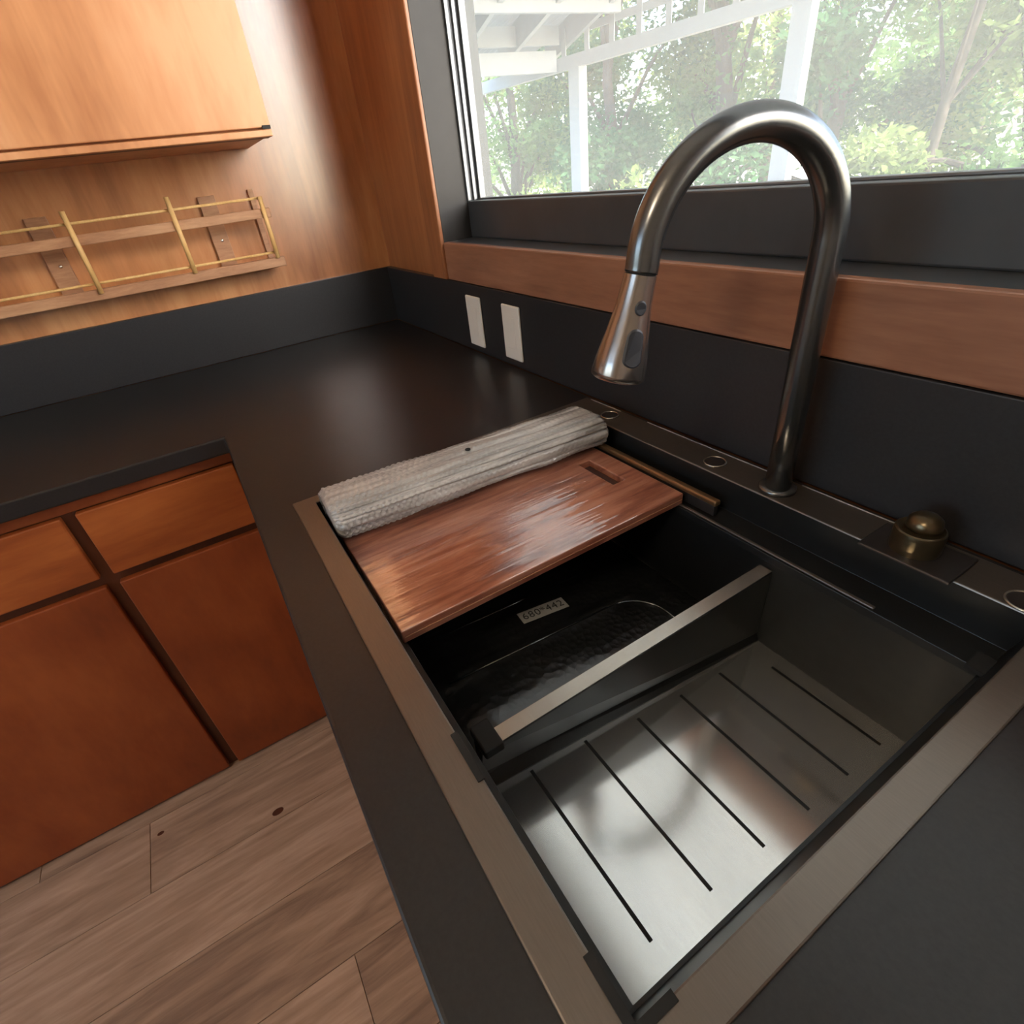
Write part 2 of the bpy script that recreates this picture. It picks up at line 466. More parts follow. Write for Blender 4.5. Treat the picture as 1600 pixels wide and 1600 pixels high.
# second window, unseen behind the camera, added for daylight fill
w2 = bpy.data.objects.new('fill_window', None); COL.objects.link(w2)
w2.location = (1.4, RY - 0.05, -0.1 + H); WL['fill_window'] = Vector(w2.location)
struct(w2, 'plain unseen window added in the opposite wall for fill light')
for (a, b_, z0, z1) in [(0.5, 0.54, -0.1, 1.2), (2.26, 2.3, -0.1, 1.2), (0.54, 2.26, -0.1, -0.06), (0.54, 2.26, 1.16, 1.2), (1.38, 1.42, -0.06, 1.16)]:
    B('window_frame', M['white_paint'], w2, a, b_, RY - 0.08, RY - 0.02, z0, z1)
B('pane', M['glass'], w2, 0.54, 1.38, RY - 0.052, RY - 0.048, -0.06, 1.16, bev=0)
B('pane', M['glass'], w2, 1.42, 2.26, RY - 0.052, RY - 0.048, -0.06, 1.16, bev=0)

# ------------------------------------------------------------------ worktop and splashbacks
D = 0.635
SX0, SX1, SY0, SY1 = 1.015, 1.735, -0.578, -0.012      # sink outline
us = [0.0, D, SX0 + 0.006, SX1 - 0.006, 3.0]
ys = [-3.0, -D, SY0 + 0.006, SY1 - 0.006, 0.0]
def cfill(i, j):
    if j == 0: return i == 0
    return not (i == 2 and j == 2)
ct = MB().slab(us, ys, cfill, -0.036, 0.0, ID).build('countertop', M['counter'], bevel=0.004, seg=3)
tag(ct, 'black laminate L-shaped worktop running round the kitchen corner', 'countertop')
o = MB().box(0.0, 3.0, 0.0, 0.0175, 0.0, 0.163, bev=0.0015).build('backsplash', M['splash'])
tag(o, 'black upright splashback below the window casing', 'backsplash')
o = MB().box(-0.0175, -0.0003, -3.0, 0.0175, 0.0, 0.163, bev=0.0015).build('backsplash', M['splash'])
tag(o, 'black upright splashback below the spice rack', 'backsplash')

# ------------------------------------------------------------------ switch plates
for k, (a, lab) in enumerate([(0.540, 'blank white wall plate nearer the corner of the splashbacks'), (0.711, 'blank white wall plate nearer the faucet')]):
    t = thing('wall_plate', (a + 0.0355, -0.003, 0.018), lab, 'wall plate', 'white plates on the splashback')
    MB().box(a, a + 0.071, -0.006, -0.0002, 0.018, 0.138, bev=0.003, seg=3).build('plate', M['white_plastic'], t)
    MB().box(a + 0.019, a + 0.052, -0.0068, -0.005, 0.044, 0.112, bev=0.001).build('insert', M['white_plastic'], t)

# ------------------------------------------------------------------ base cabinets
def base_cab_left():
    t = thing('base_cabinet', (0.3, -1.8, -0.91), 'shaded red brown plywood base cabinet under the worktop leg with the spice rack above', 'cabinet')
    B('carcass', M['frame_wood'], t, 0.0, 0.594, -3.0, -0.62, -0.909, -0.0365, bev=0)
    B('top_rail', M['ply_lower'], t, 0.594, 0.599, -3.0, -0.62, -0.068, -0.0365, bev=0.001)
    edges = [-0.640, -0.931, -0.955, -1.50, -1.524, -2.06, -2.084, -2.62]
    for k in range(0, len(edges), 2):
        y1, y0 = edges[k], edges[k + 1]
        MB().box(0.5945, 0.612, y0, y1, -0.219, -0.070, bev=0.003).build('drawer_front', M['drawer_wood'], t)
        MB().box(0.5945, 0.612, y0, y1, -0.899, -0.241, bev=0.003).build('door', M['ply_lower'], t)
base_cab_left()
t = thing('base_cabinet', (1.8, -0.3, -0.91), 'shaded red brown plywood base cabinet under the sink', 'cabinet')
o = MB().slab([0.614, 1.0, 1.75, 3.0], [-0.594, -0.58, -0.01, -0.0005], lambda i, j: not (i == 1 and j == 1), -0.909, -0.0365, ID).build('carcass', M['frame_wood'], t)
for (a, b_) in [(0.66, 1.10), (1.125, 1.55), (1.575, 2.0), (2.025, 2.45), (2.475, 2.95)]:
    MB().box(a, b_, -0.612, -0.5945, -0.219, -0.070, bev=0.003).build('drawer_front', M['drawer_wood'], t)
    MB().box(a, b_, -0.612, -0.5945, -0.899, -0.241, bev=0.003).build('door', M['ply_lower'], t)

# ------------------------------------------------------------------ upper cabinet
t = thing('upper_cabinet', (0.14, -0.75, 0.506), 'orange plywood wall cabinet with flat doors above the spice rack', 'cabinet')
B('carcass', M['ply_upper'], t, -0.0175, 0.288, -2.2, -0.305, 0.510, 1.50, bev=0.001)
B('bottom_rail', M['ply_upper'], t, 0.288, 0.309, -2.2, -0.303, 0.506, 0.5185, bev=0.0015)
B('light_rail', M['frame_wood'], t, 0.262, 0.288, -2.2, -0.305, 0.506, 0.510, bev=0.0005)
d = MB().box(0.2885, 0.309, -1.250, -0.303, 0.5225, 1.49, bev=0.002).build('door', M['ply_upper'], t)
MB().box(0.309, 0.3125, -0.322, -0.304, 0.519, 0.526, bev=0.001).build('catch', M['groove'], d)

MB().box(0.2885, 0.309, -2.199, -1.253, 0.5225, 1.49, bev=0.002).build('door', M['ply_upper'], t)

# ------------------------------------------------------------------ spice rack
t = thing('spice_rack', (0.03, -0.8, 0.222), 'small cedar and dowel spice rack screwed to the plywood wall', 'rack')
YL = -1.30
B('shelf', M['rack_wood'], t, -0.0175, 0.062, YL, -0.318, 0.228, 0.237, bev=0.001)
B('front_lip', M['rack_wood'], t, 0.062, 0.074, YL, -0.315, 0.228, 0.253, bev=0.002)
B('front_rail', M['rack_wood'], t, 0.062, 0.074, YL, -0.316, 0.349, 0.372, bev=0.002)
for y, z0, z1 in [(-0.768, 0.243, 0.422), (-0.548, 0.25, 0.424), (-0.333, 0.251, 0.399), (-0.99, 0.243, 0.422), (-1.21, 0.243, 0.422)]:
    MB().tube([(0.078, y, z0), (0.078, y, z1)], 0.0058, 12).build('dowel', M['dowel'], t, smooth=True)
for z, x in [(0.396, 0.068), (0.2655, 0.068)]:
    MB().tube([(x, YL, z), (x, -0.333, z)], 0.0032, 10).build('thin_rod', M['dowel'], t, smooth=True)
for y0, y1, z1 in [(-0.857, -0.812, 0.418), (-0.474, -0.432, 0.416), (-0.345, -0.331, 0.419), (-1.25, -1.205, 0.418)]:
    s_ = B('back_strap', M['rack_wood'], t, -0.0175, -0.006, y0, y1, 0.237, z1, bev=0.0015)
    if y1 - y0 > 0.02:
        for z in (0.396, 0.310):
            MB().lathe((0, 0, 0), [(0.004, 0), (0.004, 0.001), (0.002, 0.002)], 12)
            mb = MB().lathe((0, 0, 0), [(0.0042, 0), (0.0042, 0.001), (0.0018, 0.0022)], 12)
            for q in mb.bm.verts:
                x_, y_, z_ = q.co
                q.co = (-0.006 + z_, (y0 + y1) / 2 + 0.003 + x_, z + y_)
            mb.build('screw', M['screw'], s_, smooth=True)

# ------------------------------------------------------------------ sink
sk = thing('sink', (1.375, -0.30, -0.2), 'dark gunmetal steel workstation sink with a low divider set in the black worktop', 'sink')
IX0, IX1, IY0, IY1 = 1.036, 1.710, -0.547, -0.068
mb = MB().slab([SX0, IX0, IX1, SX1], [SY0, IY0, IY1, SY1], lambda i, j: not (i == 1 and j == 1), 0.0002, 0.0035, ID)
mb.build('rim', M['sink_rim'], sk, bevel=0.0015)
TZ, FZ = -0.043, -0.180
loops = [
    (IX0, IX1, IY0, IY1, 0.002),
    (IX0 + 0.001, IX1 - 0.012, IY0 + 0.001, IY1 - 0.001, TZ),
    (IX0 + 0.002, IX1 - 0.015, -0.533, -0.110, TZ - 0.0005),
    (IX0 + 0.003, IX1 - 0.016, -0.532, -0.111, TZ - 0.010),
    (IX0 + 0.008, IX1 - 0.020, -0.526, -0.113, FZ),
]
# the bowl floor falls towards the back
def floorz(y): return -0.182 + (-0.11 - y) * 0.084
mb = MB(); bm = mb.bm
rings = []
for (a, b_, c_, d_, z) in loops:
    low = z == FZ
    rings.append([bm.verts.new(q) for q in ((a, c_, floorz(c_) if low else z), (b_, c_, floorz(c_) if low else z), (b_, d_, floorz(d_) if low else z), (a, d_, floorz(d_) if low else z))])
for i in range(len(rings) - 1):
    for k in range(4):
        bm.faces.new((rings[i][k], rings[i + 1][k], rings[i + 1][(k + 1) % 4], rings[i][(k + 1) % 4]))
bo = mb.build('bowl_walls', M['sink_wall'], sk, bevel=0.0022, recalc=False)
for pl_ in bo.data.polygons: pass
a, b_, c_, d_, z = loops[-1]
mb = MB().box(a, b_, c_, d_, -0.004, 0.0)
for q in mb.bm.verts: q.co.z += floorz(q.co.y)
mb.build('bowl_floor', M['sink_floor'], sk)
# divider with a slightly twisted face
mb = MB(); bm = mb.bm
def P(y, f):
    # f 0 front .. 1 back : section points
    xb = 1.470 + 0.016 * f
    zc = -0.122 - 0.048 * f
    fz = floorz(y)
    return [(1.473, y, fz), (1.473, y, -0.0625), (1.475, y, -0.0612), (1.4885, y, -0.0612), (1.4905, y, -0.0625), (xb + 0.002, y, zc), (xb + 0.006, y, fz)]
sec = [[bm.verts.new(q) for q in P(y, f)] for y, f in ((-0.5255, 0.0), (-0.1125, 1.0))]
for k in range(7):
    bm.faces.new((sec[0][k], sec[0][(k + 1) % 7], sec[1][(k + 1) % 7], sec[1][k]))
bm.faces.new(sec[0]); bm.faces.new(list(reversed(sec[1])))
mb.build('divider', M['sink_wall'], sk, bevel=0.0008)
MB().box(1.4735, 1.490, -0.5045, -0.1127, -0.0612, -0.060, bev=0.0004).build('divider_highlight', M['sink'], sk)  # thin pale strip painting the window's reflection along the divider top
# grooves pressed into the right bowl floor
for (xa, xb, y) in [(1.482, 1.657, -0.4735), (1.485, 1.658, -0.403), (1.495, 1.6595, -0.3335), (1.4985, 1.661, -0.2675), (1.501, 1.661, -0.201), (1.530, 1.660, -0.1385)]:
    MB().box(xa, xb, y - 0.0019, y + 0.0019, floorz(y) - 0.001, floorz(y) + 0.0006, bev=0.0004).build('drain_groove', M['groove'], sk)
# blank holes in the deck
for (x, y) in [(1.109, -0.038), (1.337, -0.042), (1.690, -0.052)]:
    r_ = MB().lathe((x, y, 0.0035), [(0.0160, 0), (0.0160, 0.0010), (0.0148, 0.0020), (0.0136, 0.0012), (0.0136, 0.0006)], 32).build('hole_ring', M['sink'], sk, smooth=True)  # ring coloured paler to carry the lit crescent on its edge
    MB().lathe((x, y, 0.0036), [(0.0134, 0), (0.0134, 0.0009)], 24).build('hole_cap', M['plate_dark'], r_)
for (xa, xb) in [(1.03, 1.11), (1.176, 1.40), (1.45, 1.56)]:
    MB().tube([(xa, -0.0138, 0.0040), ((xa + xb) / 2, -0.0142, 0.0041), (xb, -0.0138, 0.0040)], 0.0008, 8).build('caulk_bead', M['caulk'], sk, smooth=True)
# bronze coloured rail on the back ledge
rb_ = MB().box(1.10, 1.384, -0.0945, -0.0865, TZ, -0.0265, bev=0.001).build('ledge_rail', M['plate_dark'], sk)
MB().box(1.10, 1.387, -0.0965, -0.0855, -0.0265, -0.0185, bev=0.0025, seg=3).build('rail_cap', M['bronze'], rb_)
MB().box(1.10, 1.60, -0.1085, -0.1035, TZ, TZ + 0.0025, bev=0.001).build('ledge_lip', M['sink_rim'], sk)
# black foam corner guards on the rim edge
MB().slab([1.672, 1.7085, 1.7145], [-0.5515, -0.5455, -0.520], lambda i, j: not (i == 0 and j == 1), 0.0035, 0.0052, ID).build('corner_guard', M['rubber'], sk)
mb = MB().box(1.500, 1.548, -0.552, -0.546, 0.0035, 0.0052, bev=0.0004)
mb.build('corner_guard', M['rubber'], sk)
MB().box(1.466, 1.4985, -0.5254, -0.505, -0.0612, -0.050, bev=0.002).build('divider_guard', M['rubber'], sk)
MB().slab([1.685, 1.697, 1.7085], [-0.120, -0.1105, -0.095], lambda i, j: True, TZ + 0.001, TZ + 0.006, ID).build('corner_guard', M['rubber'], sk)

# ------------------------------------------------------------------ wrapped black tray in the far bowl
tr = thing('wrapped_tray', (1.25, -0.32, -0.182), 'flat black tray in bubble wrap lying in the far bowl with a size sticker', 'tray')
nx, ny = 60, 64
x0, x1, y0, y1 = 1.050, 1.4705, -0.5225, -0.1165
mb = MB(); bm = mb.bm
g = []
for i in range(nx + 1):
    row = []
    for j in range(ny + 1):
        x = x0 + (x1 - x0) * i / nx; y = y0 + (y1 - y0) * j / ny
        e = min(i, nx - i, j, ny - j) / 6.0
        z = floorz(y) + 0.0025 + 0.013 * min(1, e) ** 0.6 + 0.0022 * noise.noise(Vector((x * 22, y * 14, 0.3)))
        # pressed panel outline
        for yy, amp in ((1.262, 0.003), (1.340, 0.004)):
            z += amp * math.exp(-((x - yy) / 0.0045) ** 2) * (1 if y < -0.2 else 0.3)
        row.append(bm.verts.new((x, y, z)))
    g.append(row)
for i in range(nx):
    for j in range(ny):
        bm.faces.new((g[i][j], g[i + 1][j], g[i + 1][j + 1], g[i][j + 1]))
bot = [[bm.verts.new((x0 + (x1 - x0) * a_, y0 + (y1 - y0) * c_, floorz(y0 + (y1 - y0) * c_) + 0.0003)) for c_ in (0, 1)] for a_ in (0, 1)]
bm.faces.new((bot[0][0], bot[0][1], bot[1][1], bot[1][0]))
mb.build('wrap_film', M['wrap_dark'], tr, smooth=True)
arc = [(1.345, -0.50, floorz(-0.50) + 0.0185)] + [(1.345, -0.24, floorz(-0.24) + 0.0175)]
for k in range(9):
    a_ = math.pi / 2 * k / 8
    arc.append((1.395 - 0.05 * math.cos(a_), -0.24 + 0.055 * math.sin(a_), floorz(-0.24 + 0.055 * math.sin(a_)) + 0.0168))
arc.append((1.45, -0.185, floorz(-0.185) + 0.0155))
MB().tube(arc, 0.0014, 8).build('tray_edge', M['nickel'], tr, smooth=True)
MB().tube([(1.266, -0.50, floorz(-0.5) + 0.0175), (1.262, -0.2, floorz(-0.2) + 0.0165)], 0.0009, 8).build('tray_edge', M['nickel'], tr, smooth=True)
# sticker 680*442
zs = floorz(-0.329) + 0.0195
import mathutils
sx = Vector((0.0055, 0.0735, 0)).normalized(); sy = Vector((-sx.y, sx.x, 0))
cen = Vector((1.3005, -0.329, zs))
mb = MB()
mb.box(-0.037, 0.037, -0.011, 0.011, -0.0006, 0.0, bev=0.0)
for q in mb.bm.verts:
    q.co = cen + sx * q.co.x + sy * q.co.y + Vector((0, 0, q.co.z))
    q.co.z -= 0.084 * (q.co.y - cen.y)
st = mb.build('sticker', M['sticker'], tr)
st['label'] = 'grey sticker reading 680*442'
fc = bpy.data.curves.new('digits', 'FONT'); fc.body = '680*442'; fc.size = 0.0175; fc.align_x = 'CENTER'; fc.align_y = 'CENTER'; fc.extrude = 0.0001
fc.space_character = 1.12
to = bpy.data.objects.new('digits_tmp', fc); COL.objects.link(to)
bpy.context.view_layer.update()
me = bpy.data.meshes.new_from_object(to.evaluated_get(bpy.context.evaluated_depsgraph_get()))
bpy.data.objects.remove(to, do_unlink=True)
loc = WL[st.name]
for q in me.vertices:
    q.co = cen + Vector((0, 0, H)) - WL[st.name] + sx * q.co.x + sy * q.co.y + Vector((0, 0, 0.0003 + q.co.z - 0.084 * (sx.y * q.co.x + sy.y * q.co.y)))
me.materials.clear(); me.materials.append(M['ink'])
dg = bpy.data.objects.new('printed_digits', me); COL.objects.link(dg); dg.parent = st

# ------------------------------------------------------------------ cutting board
cb = thing('cutting_board', (1.215, -0.32, TZ), 'reddish lacquered wooden cutting board bridging the sink', 'cutting board')
BX0, BX1, BY0, BY1 = 1.090, 1.337, -0.537, -0.1015
us = [BX0, 1.172, 1.254, BX1]; ys = [BY0, -0.158, -0.136, BY1]
MB().slab(us, ys, lambda i, j: not (i == 1 and j == 1), TZ + 0.0005, -0.0245, ID).build('board', M['board'], cb, bevel=0.0018)
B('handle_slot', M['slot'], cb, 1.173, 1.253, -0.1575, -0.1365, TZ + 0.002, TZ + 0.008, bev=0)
MB().box(BX1 - 0.0004, BX1 + 0.0006, BY0 + 0.003, BY1 - 0.003, -0.0345, -0.0335, bev=0).build('edge_line', M['rack_wood'], cb)

# ------------------------------------------------------------------ bubble wrapped roll
rl = thing('wrapped_roll', (1.10, -0.32, -0.024), 'grey rolled drying rack in bubble wrap lying on the cutting board', 'roll')
ns, na = 260, 120
mb = MB(); bm = mb.bm
rings = []
A0, A1 = Vector((1.089, -0.542, 0.0)), Vector((1.118, -0.086, 0.0))
for i in range(ns + 1):
    f = i / ns
    c0 = A0.lerp(A1, f)
    ring = []
    for k in range(na):
        th = 2 * math.pi * k / na
        hw, hh, cz = 0.0505, 0.0275, 0.0065
        # slightly squarish section
        cx_, sx_ = math.cos(th), math.sin(th)
        ex = 0.75
        px = math.copysign(abs(cx_) ** ex, cx_) * hw
        pz = math.copysign(abs(sx_) ** ex, sx_) * hh
        arc_s = th * 0.045
        ph = (th * 15 / (2 * math.pi)) % 1.0 - 0.5
        rib = -0.0042 * math.exp(-(ph / 0.13) ** 2) * (0.25 + 0.75 * min(1, f * 1.8))
        # bubbles
        s_ = 0.0092
        yy = f * 0.457
        row = round(arc_s / (s_ * 0.87))
        offs = (row % 2) * 0.5
        du = (yy / s_ - offs) - round(yy / s_ - offs)
        dv = arc_s / (s_ * 0.87) - row
        bb = max(0.0, 1 - (du * du + dv * dv) * 5.0)
        amp = 0.0034 * (0.30 + 0.70 * max(0, 1 - f * 1.6))
        n_ = 0.003 * noise.noise(Vector((yy * 16, th * 1.4, 1.7)))
        r_ = 1 + (rib + amp * math.sqrt(bb) + n_) / 0.04
        end = min(1.0, 0.82 + 0.18 * min(i, ns - i) / 5.0)
        ring.append(bm.verts.new((c0.x + px * r_ * end, c0.y, cz + max(pz * r_ * end, -0.0305))))
    rings.append(ring)
for i in range(ns):
    for k in range(na):
        bm.faces.new((rings[i][k], rings[i][(k + 1) % na], rings[i + 1][(k + 1) % na], rings[i + 1][k]))
bm.faces.new(list(reversed(rings[0]))); bm.faces.new(rings[-1])
mb.build('bubble_wrap', M['wrap'], rl, smooth=True)
MB().lathe((1.106, -0.318, 0.0355), [(0.0042, 0), (0.0042, 0.0014), (0.002, 0.002)], 16).build('tie_knot', M['rubber'], rl, smooth=True)
mb = MB()
pts = []
for k in range(14):
    pts.append((1.128 - 0.011 * math.sin(k * 0.5), -0.50 + 0.006 * k, 0.033 + 0.002 * math.cos(k * 0.8)))

# ------------------------------------------------------------------ faucet
fx, fy = 1.434, -0.042
dirv = Vector((-0.057, -0.222, 0)); L = dirv.length; dirv.normalize()
ft = thing('faucet', (fx, fy, 0.0036), 'brushed gunmetal gooseneck faucet with a pull-down spray head', 'faucet')
MB().lathe((fx, fy, 0.0036), [(0.0225, 0), (0.0225, 0.004), (0.0205, 0.006), (0.0165, 0.007)], 40).build('base_ring', M['nickel'], ft, smooth=True)
rad = 0.1025; rt = 0.0152
zc = 0.412 - rad - rt + 0.002
path = [(fx, fy, 0.006), (fx, fy, 0.1), (fx, fy, 0.2)]
b0 = Vector((fx, fy, 0))
N = 40
for k in range(N + 1):
    a_ = math.radians(176) * k / N
    q = b0 + dirv * (rad - rad * math.cos(a_)) + Vector((0, 0, zc + rad * math.sin(a_)))
    path.append(tuple(q))
# straight end
a_ = math.radians(176)
tan = (dirv * math.sin(a_) + Vector((0, 0, math.cos(a_)))).normalized()
# splay the head a little outwards
hd = (tan + dirv * 0.17).normalized()
e0 = Vector(path[-1])
for k in range(1, 5):
    e0 = e0 + (tan.lerp(hd, k / 4)).normalized() * 0.002
    path.append(tuple(e0))
MB().tube(path, rt, 40).build('gooseneck', M['nickel'], ft, smooth=True)
e1 = e0 + hd * 0.0008
MB().tube([e0, e0 + hd * 0.0012], 0.0138, 32).build('joint_ring', M['groove'], ft, smooth=False)
prof = [(0.0, 0.0150), (0.010, 0.0154), (0.030, 0.0172), (0.055, 0.0215), (0.075, 0.0252), (0.088, 0.0268), (0.0925, 0.0262), (0.094, 0.0240)]
hp = e0 + hd * 0.0014
prof = [(a_ * 1.03, r_) for a_, r_ in prof]
sh = MB().tube([hp + hd * s_ for s_, r_ in prof], [r_ for s_, r_ in prof], 48).build('spray_head', M['nickel2'], ft)
autosmooth(sh, 50)
MB().tube([hp + hd * 0.0966, hp + hd * 0.0984], [0.021, 0.0195], 32).build('spray_face', M['button'], sh)
# buttons face the camera side of the head
side = (Vector((CAM.x, CAM.y, CAM.z - H)) - hp); side = side - hd * side.dot(hd); side.normalize()
side = (Matrix.Rotation(math.radians(24), 3, hd) @ side)
if side.dot(Vector((R0.x, R0.y, R0.z))) < (Matrix.Rotation(math.radians(-48), 3, hd) @ side).dot(R0):
    side = Matrix.Rotation(math.radians(-48), 3, hd) @ side
acr = hd.cross(side)
def headpt(s_, ang, lift):
    for i in range(len(prof) - 1):
        if prof[i][0] <= s_ <= prof[i + 1][0]:
            f = (s_ - prof[i][0]) / (prof[i + 1][0] - prof[i][0]); r_ = prof[i][1] + f * (prof[i + 1][1] - prof[i][1]); break
    return hp + hd * s_ + (side * math.cos(ang) + acr * math.sin(ang)) * (r_ + lift)
def button(name, s0, s1, wd, parent):
    mb = MB(); bm = mb.bm
    n = 28; out = []
    for lift, sc_ in ((-0.001, 1.0), (0.0012, 1.0), (0.0018, 0.8)):
        ring = []
        for k in range(n):
            a_ = 2 * math.pi * k / n
            ce = math.cos(a_); se = math.sin(a_)
            hlf = (s1 - s0) / 2; st_ = max(0, hlf - wd)
            ss = (s0 + s1) / 2 + (math.copysign(st_, ce) if abs(ce) > 1e-6 else 0) * 1.0 + ce * wd * sc_
            ww = se * wd * sc_
            ring.append(bm.verts.new(headpt(min(max(ss, 0.0), 0.0967), ww / 0.021, lift)))
        out.append(ring)
    for i in range(2):
        for k in range(n):
            bm.faces.new((out[i][k], out[i][(k + 1) % n], out[i + 1][(k + 1) % n], out[i + 1][k]))
    bm.faces.new(out[2])
    return mb.build(name, M['button'], parent, smooth=False)
button('round_button', 0.0205, 0.0335, 0.0065, sh)
button('toggle_button', 0.045, 0.080, 0.0082, sh)

# ------------------------------------------------------------------ brass air gap / dispenser cap on its plate
ag = thing('air_gap_cap', (1.598, -0.046, 0.0036), 'small aged brass cap standing on a square plate on the sink deck', 'sink fitting')
MB().box(1.555, 1.641, -0.079, -0.020, 0.0036, 0.0062, bev=0.002, seg=3).build('deck_plate', M['plate_dark'], ag)
o = MB().lathe((1.594, -0.046, 0.0062), [(0.0225, 0), (0.0230, 0.003), (0.0230, 0.021), (0.0222, 0.0245), (0.0205, 0.0255), (0.0190, 0.0245), (0.0180, 0.0240)], 40).build('body', M['brass'], ag); autosmooth(o, 40)
o = MB().lathe((1.594, -0.041, 0.0302), [(0.0160, 0.0), (0.0160, 0.004), (0.0148, 0.010), (0.0100, 0.0145), (0.0040, 0.0160)], 36).build('cap', M['brass'], ag, smooth=True)

# ------------------------------------------------------------------ ceiling lamp (warm)
lm = thing('ceiling_lamp', (1.9, -1.7, RZ - 0.34), 'round warm ceiling lamp with a frosted shade on a short stem', 'lamp')
MB().lathe((1.9, -1.7, RZ - 0.025), [(0.06, 0), (0.06, 0.0248)], 40).build('lamp_base', M['lamp_metal'], lm)
MB().tube([(1.9, -1.7, RZ - 0.025), (1.9, -1.7, RZ - 0.20)], 0.012, 12).build('lamp_stem', M['lamp_metal'], lm)
mt, nt, p = base('frosted lit shade')
p.inputs['Base Color'].default_value = (1, 0.9, 0.75, 1)
p.inputs['Emission Color'].default_value = (1, 0.80, 0.58, 1)
p.inputs['Emission Strength'].default_value = 26.0
MB().lathe((1.9, -1.7, RZ - 0.34), [(0.03, 0), (0.10, 0.012), (0.145, 0.045), (0.15, 0.08), (0.12, 0.125), (0.03, 0.145)], 40).build('lamp_shade', mt, lm, smooth=True)

# ================================================================== outside
GZ = -1.08
o = MB().box(-30, 30, 0.17, 40, GZ - 0.2, GZ, bev=0).build('ground', M['gravel']); struct(o, 'pale gravel ground outside')
o = MB().box(-5.2, 5.0, 0.18, 4.0, GZ, GZ + 0.06, bev=0).build('patio_slab', M['slab']); struct(o, 'grey concrete patio slab outside the window')

# patio cover
P1 = Vector((-4.0, 3.98, 0)); P2 = Vector((-1.69, 4.40, 0))
bd = (P2 - P1).normalized(); bn = Vector((-bd.y, bd.x, 0))
pc = thing('patio_cover', (-2.0, 2.5, GZ + 0.06), 'white painted wooden patio cover with posts and lattice outside the window', 'patio cover')
ZB = 1.19
def obox(name, mat, a, b_, wid, z0a, z1a, z0b=None, z1b=None, parent=None, off=0.0, bev=0.0):
    # an upright-sided timber from plan point a to b, of given width
    a = Vector((a[0], a[1], 0)); b_ = Vector((b_[0], b_[1], 0))
    z0b = z0a if z0b is None else z0b; z1b = z1a if z1b is None else z1b
    t_ = (b_ - a).normalized(); n_ = Vector((-t_.y, t_.x, 0))
    mb = MB(); bm = mb.bm
    vv = []
    for q, z0, z1 in ((a, z0a, z1a), (b_, z0b, z1b)):
        for sgn, z in ((-1, z0), (1, z0), (1, z1), (-1, z1)):
            r = q + n_ * (sgn * wid / 2 + off)
            vv.append(bm.verts.new((r.x, r.y, z)))
    for k in range(4):
        bm.faces.new((vv[k], vv[(k + 1) % 4], vv[4 + (k + 1) % 4], vv[4 + k]))
    bm.faces.new((vv[3], vv[2], vv[1], vv[0])); bm.faces.new((vv[4], vv[5], vv[6], vv[7]))
    return mb.build(name, mat, parent)
for k in range(-0, 3):
    q = P1 + (P2 - P1) * k
    obox('post', M['white_paint'], q - bd * 0.075, q + bd * 0.075, 0.13, GZ + 0.06, ZB, parent=pc)
A = P1 - bd * 1.75; Bq = P1 + bd * 8.0
obox('beam', M['white_paint'], A, Bq, 0.09, ZB, ZB + 0.115, parent=pc)
# sloping roof: rises towards +x
def roofz(x): return 1.47 + 0.215 * (x + 4.35)
# rafters
for y0_ in (4.02, 3.40, 2.78, 2.16, 1.54):
    x0_ = -4.6
    x1_ = 5.5
    y1_ = max(y0_ - 0.097 * (x1_ - x0_), 0.25)
    obox('rafter', M['white_paint'], (x0_, y0_), (x1_, y1_), 0.05, roofz(x0_) - 0.12, roofz(x0_) + 0.10, roofz(x1_) - 0.12, roofz(x1_) + 0.10, parent=pc)
# header and cross boards
for (xh, z0, z1) in [(-4.25, 1.19, 1.375), (-4.2, 1.41, 1.57), (-3.4, 1.50, 1.66), (-1.9, 1.85, 2.05), (-0.6, 2.13, 2.33)]:
    yb = P1.y + (xh - P1.x) * bd.y / bd.x - 0.06
    obox('cross_board', M['white_paint'], (xh, 0.3), (xh, yb), 0.05, z0, z1, parent=pc)
# roof sheet, corrugated and translucent; its unseen reach to the house wall and +x is added to block the sun
mb = MB(); bm = mb.bm
rows = []
NW = 160
for i in range(NW + 1):
    f = i / NW
    row = []
    for x_ in (-5.3, 0.0, 7.0):
        yb = P1.y + (x_ - P1.x) * bd.y / bd.x + 0.25
        y_ = 0.17 + (yb - 0.17) * f
        for th_ in (0, 0.006):
            row.append(bm.verts.new((x_, y_, roofz(x_) + 0.115 + 0.012 * math.sin(i * math.pi / 1.5) + th_)))
    rows.append(row)
for i in range(NW):
    r0, r1 = rows[i], rows[i + 1]
    for k in (0, 2):
        bm.faces.new((r0[k], r0[k + 2], r1[k + 2], r1[k])); bm.faces.new((r0[k + 1], r1[k + 1], r1[k + 3], r0[k + 3]))
mb.build('roof_sheet', M['roof_sheet'], pc)
# lattice between beam and roof edge
for k in range(26):
    q = P1 + bd * (-0.18 + 0.325 * k)
    top = min(roofz(q.x) + 0.05, ZB + 1.6)
    if top > ZB + 0.13:
        obox('lattice_slat', M['white_paint'], q - bd * 0.03, q + bd * 0.03, 0.014, ZB + 0.10, top, parent=pc, off=-0.008)
for k in range(5):
    z = ZB + 0.115 + 0.155 + 0.215 * k
    xs_ = -4.35 + (z - 1.47) / 0.215
    f0 = max(-0.4, (xs_ - P1.x) / bd.x)
    obox('lattice_slat', M['white_paint'], P1 + bd * f0, P1 + bd * 8.0, 0.014, z, z + 0.065, parent=pc, off=0.008)

